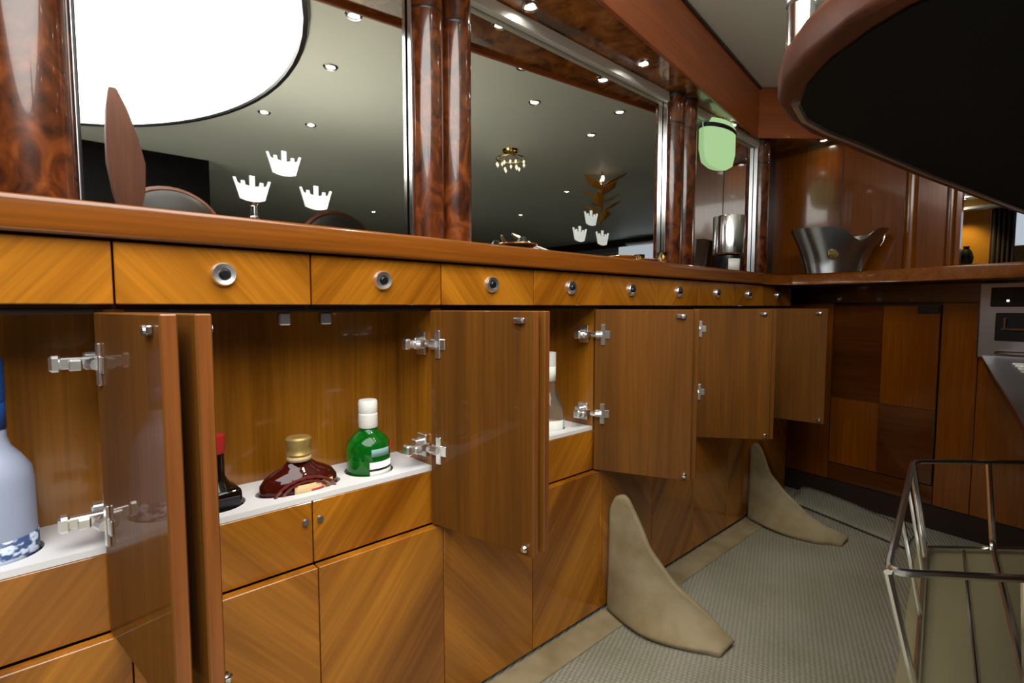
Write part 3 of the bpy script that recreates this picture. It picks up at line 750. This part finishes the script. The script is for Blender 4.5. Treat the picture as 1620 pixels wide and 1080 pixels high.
# ------------------------------------------------------------------ saloon seen in the mirrors
# round backed bar stools on the guest side
def stool(x, y, rz, label):
    t = thing('bar_stool', label, 'bar stool', (x, y, ZF+.006), rz, 'round backed bar stools')
    obj('seat', lathe(NB(), [(0, .70), (.17, .70), (.185, .72), (.185, .75), (.16, .775), (0, .78)], 28), LEATHER, t, smooth=True)
    obj('column', lathe(NB(), [(.20, 0), (.20, .012), (.05, .03), (.028, .06), (.028, .70), (0, .70)], 24), CHROME, t, smooth=True)
    obj('footrest', tube(NB(), [(.16*math.cos(2*PI*i/24), .16*math.sin(2*PI*i/24), .26) for i in range(24)], .01, 6, True), CHROME, t, smooth=True)
    bm = NB(); lathe(bm, [(0, .03), (.19, .03), (.215, .015), (.215, -.015), (.19, -.03), (0, -.03)], 36, M=Matrix.Translation((0, -.17, 1.13)) @ Matrix.Rotation(math.radians(84), 4, 'X'))
    obj('backrest', bm, LEATHER, t, smooth=True)
    obj('back_rim', tube(NB(), [(.222*math.cos(2*PI*i/36), -.17, 1.13+.222*math.sin(2*PI*i/36)) for i in range(36)], .016, 8, True), RIMW, t, smooth=True)
    for s in (-1, 1): obj('bracket', tube(NB(), [(s*.06, -.12, .74), (s*.06, -.19, .80), (s*.06, -.19, .96)], .009, 8), CHROME, t, smooth=True)
stool(.50, -1.62, 0, 'dark leather bar stool with wooden rimmed round back, seen in the first mirror')
stool(1.35, -1.68, 0, 'dark leather bar stool with a round back farther along the bar')
# curved wooden post
t = thing('wooden_post', 'curved horn shaped wooden post under the glowing oval', 'post', (.295, -1.38, ZF))
bm = NB(); rows = []
for z, w_, sh in ((0, .03, 0), (.9, .03, 0), (1.15, .028, .0), (1.25, .05, .0), (1.36, .06, -.005), (1.46, .05, -.015), (1.56, .032, -.028), (1.63, .014, -.036), (1.655, .003, -.04)):
    rows.append([bm.verts.new((sh+a*w_, b*min(w_, .03), z)) for a, b in ((-1, -1), (0, -1.2), (1, -1), (1, 1), (0, 1.2), (-1, 1))])
for a, b in zip(rows, rows[1:]):
    for i in range(6): bm.faces.new((a[i], a[(i+1) % 6], b[(i+1) % 6], b[i]))
bm.faces.new(rows[0]); bm.faces.new(rows[-1]); obj('shaft', bm, POSTW, t, smooth=True)
bxo('foot', DARKW, t, -.06, .06, -.06, .06, 0, .02, .003)
# navy sofa against the far saloon wall
t = thing('saloon_sofa', 'navy blue sofa across the saloon behind the bar stools', 'sofa', (-.3, -5.3, ZF))
bxo('seat', NAVY, t, -1.2, 1.2, -.5, .5, .08, .45, .05, 3); bxo('backrest', NAVY, t, -1.2, 1.2, -.75, -.5, .08, 1.0, .06, 3)
for s in (-1, 1): bxo('armrest', NAVY, t, *sorted((s*1.2, s*1.42)), -.75, .5, .08, .65, .05, 3)
# hanging crystal chandelier
t = thing('chandelier', 'small crystal chandelier hanging from the saloon ceiling', 'chandelier', (2.12, -1.16, ZC))
obj('canopy', lathe(NB(), [(0, 0), (.05, 0), (.045, -.012), (.012, -.018), (0, -.018)], 24), GOLD, t, smooth=True)
obj('ring', tube(NB(), [(.085*math.cos(2*PI*i/20), .085*math.sin(2*PI*i/20), -.05) for i in range(20)], .004, 6, True), GOLD, t, smooth=True)
for i in range(4):
    a = PI/2*i; obj('rod', tube(NB(), [(.01*math.cos(a), .01*math.sin(a), -.016), (.085*math.cos(a), .085*math.sin(a), -.05)], .0025, 6), GOLD, t)
CRYS = emit('lit_crystal', (1, .86, .58, 1), 1.6)
cb = NB(); lathe(cb, [(0, .012), (.009, 0), (0, -.016)], 6)
c0 = None
for i in range(16):
    a = 2*PI*i/16; r = .085 if i % 2 else .05; z = -.075-(.03 if i % 2 else .055)*random.random()
    if c0 is None: c0 = obj('crystal', cb, CRYS, t, (r*math.cos(a), r*math.sin(a), z))
    else: clone(c0, t, (r*math.cos(a), r*math.sin(a), z))
# gilded hanging ornament
t = thing('gilded_ornament', 'gilded leaf ornament hanging from the ceiling beyond the bar', 'ornament', (2.92, -1.10, ZC))
obj('stem', tube(NB(), [(0, 0, 0), (.01, 0, -.15), (-.01, 0, -.36)], .005, 6), GOLD, t)
GL = plain('gold_leaf', srgb(214, 150, 52), .4, .3)
lb = NB()
vs = [(0, 0, 0), (.02, .006, .03), (.024, .008, .06), (0, .012, .10), (-.024, .008, .06), (-.02, .006, .03), (0, .0, .05)]
vv = [lb.verts.new(p) for p in vs]
for a, b in ((0, 1), (1, 2), (2, 3), (3, 4), (4, 5), (5, 0)): lb.faces.new((vv[a], vv[b], vv[6]))
l0 = None
for i in range(14):
    z = -.08-.022*i; a = i*2.4; sc = 1.9-.04*i
    if l0 is None:
        l0 = obj('leaf', lb, GL, t); q = l0
        md = l0.modifiers.new('th', 'SOLIDIFY'); md.thickness = .002
    else: q = clone(l0, t)
    q.location = (.008*math.cos(a), .008*math.sin(a), z); q.rotation_euler = (math.radians(70), 0, a); q.scale = (sc, sc, sc)

GLOW = emit('ornament_bulb', (1, .9, .7, 1), 2.0)
for s_ in (-.045, .045):
    obj('bulb', lathe(NB(), [(0, .02), (.010, .017), (.013, 0), (.010, -.017), (0, -.02)], 14), GLOW, t, (s_*_R.x, s_*_R.y, -.055), smooth=True)
    obj('bulb_arm', tube(NB(), [(0, 0, -.02), (s_*_R.x, s_*_R.y, -.035)], .003, 6), GOLD, t)

# ------------------------------------------------------------------ far cabin beyond the wing
FX = 6.0
AMB = plain('amber_niche_wall', srgb(196, 140, 34), .6)
struct('wall_far', box(NB(), FX, FX+.1, -.29, .185, ZF, ZC), AMB, 'amber lit wall of the cabin beyond the bar')
struct('wall_far_side', box(NB(), FX, FX+.1, -6.2, -.29, ZF, 1.28), SOFA)
bpy.data.objects['wall_far_side'].name = 'wall_front_right'
struct('trim_8', box(NB(), FX, FX+.1, -6.2, -.29, 1.60, ZC), DARKW)
struct('trim_9', box(NB(), FX-.10, FX, -3.0, .185, 1.60, 1.625, .003), CEIL, 'pale cornice strip across the far cabin')
downlight(FX-.16, -.12, 1.69, 'warm spotlight washing the amber wall of the far cabin', 16, .03, (1, .72, .25), 'small round ceiling downlights', 90)
struct('window_1', box(NB(), FX+.03, FX+.05, -3.2, -.29, 1.28, 1.60), emit('daylight_pane', (.80, .9, 1, 1), .62), 'bright daylight window of the far cabin')
t = thing('curtain', 'dark pleated curtain beside the bright far window', 'curtain', (FX-.05, -.37, ZF))
bm = NB(); a_ = []; n = 40
for i in range(n+1):
    y = .075-.15*i/n; x = .02*math.sin(i/n*2*PI*5); a_.append((x, y))
lo = [bm.verts.new((x, y, .02)) for x, y in a_]; hi = [bm.verts.new((x, y, 1.62)) for x, y in a_]
for i in range(n): bm.faces.new((lo[i], lo[i+1], hi[i+1], hi[i]))
o = obj('cloth', bm, CURT, t, smooth=True); md = o.modifiers.new('th', 'SOLIDIFY'); md.thickness = .004
obj('rail', tube(NB(), [(0, .09, 1.625), (0, -.09, 1.625)], .006, 8), CHROME, t)
# vase silhouette in the niche
t = thing('sideboard', 'brown sideboard under the amber wall of the far cabin', 'sideboard', (FX-.25, -.05, ZF))
bxo('body', DARKW, t, -.2, .2, -.21, .2, 0, 1.12, .006, 2); bxo('top', COUNTER, t, -.22, .22, -.218, .215, 1.121, 1.145, .004, 2)
t = thing('dark_vase', 'dark round vase on the sideboard before the amber wall', 'vase', (FX-.2, -.165, ZF+1.146))
obj('body', lathe(NB(), [(0, 0), (.03, 0), (.045, .03), (.05, .07), (.038, .12), (.018, .15), (.022, .165), (.018, .165), (.012, .15), (0, .14)], 24), LEATHER, t, smooth=True)
obj('foot_ring', lathe(NB(), [(.03, 0), (.034, .002), (.034, .008), (.03, .010)], 24), GOLD, t, smooth=True)
t = thing('far_sofa', 'beige sofa beneath the bright far window', 'sofa', (FX-.42, -1.15, ZF))
bxo('backrest', SOFA, t, .14, .36, -.5, .5, .1, 1.22, .05, 3); bxo('seat', SOFA, t, -.4, .14, -.5, .5, .1, .5, .05, 3)
for s in (-1, 1): bxo('armrest', SOFA, t, -.4, .36, *sorted((s*.5, s*.6)), .1, .75, .04, 3)
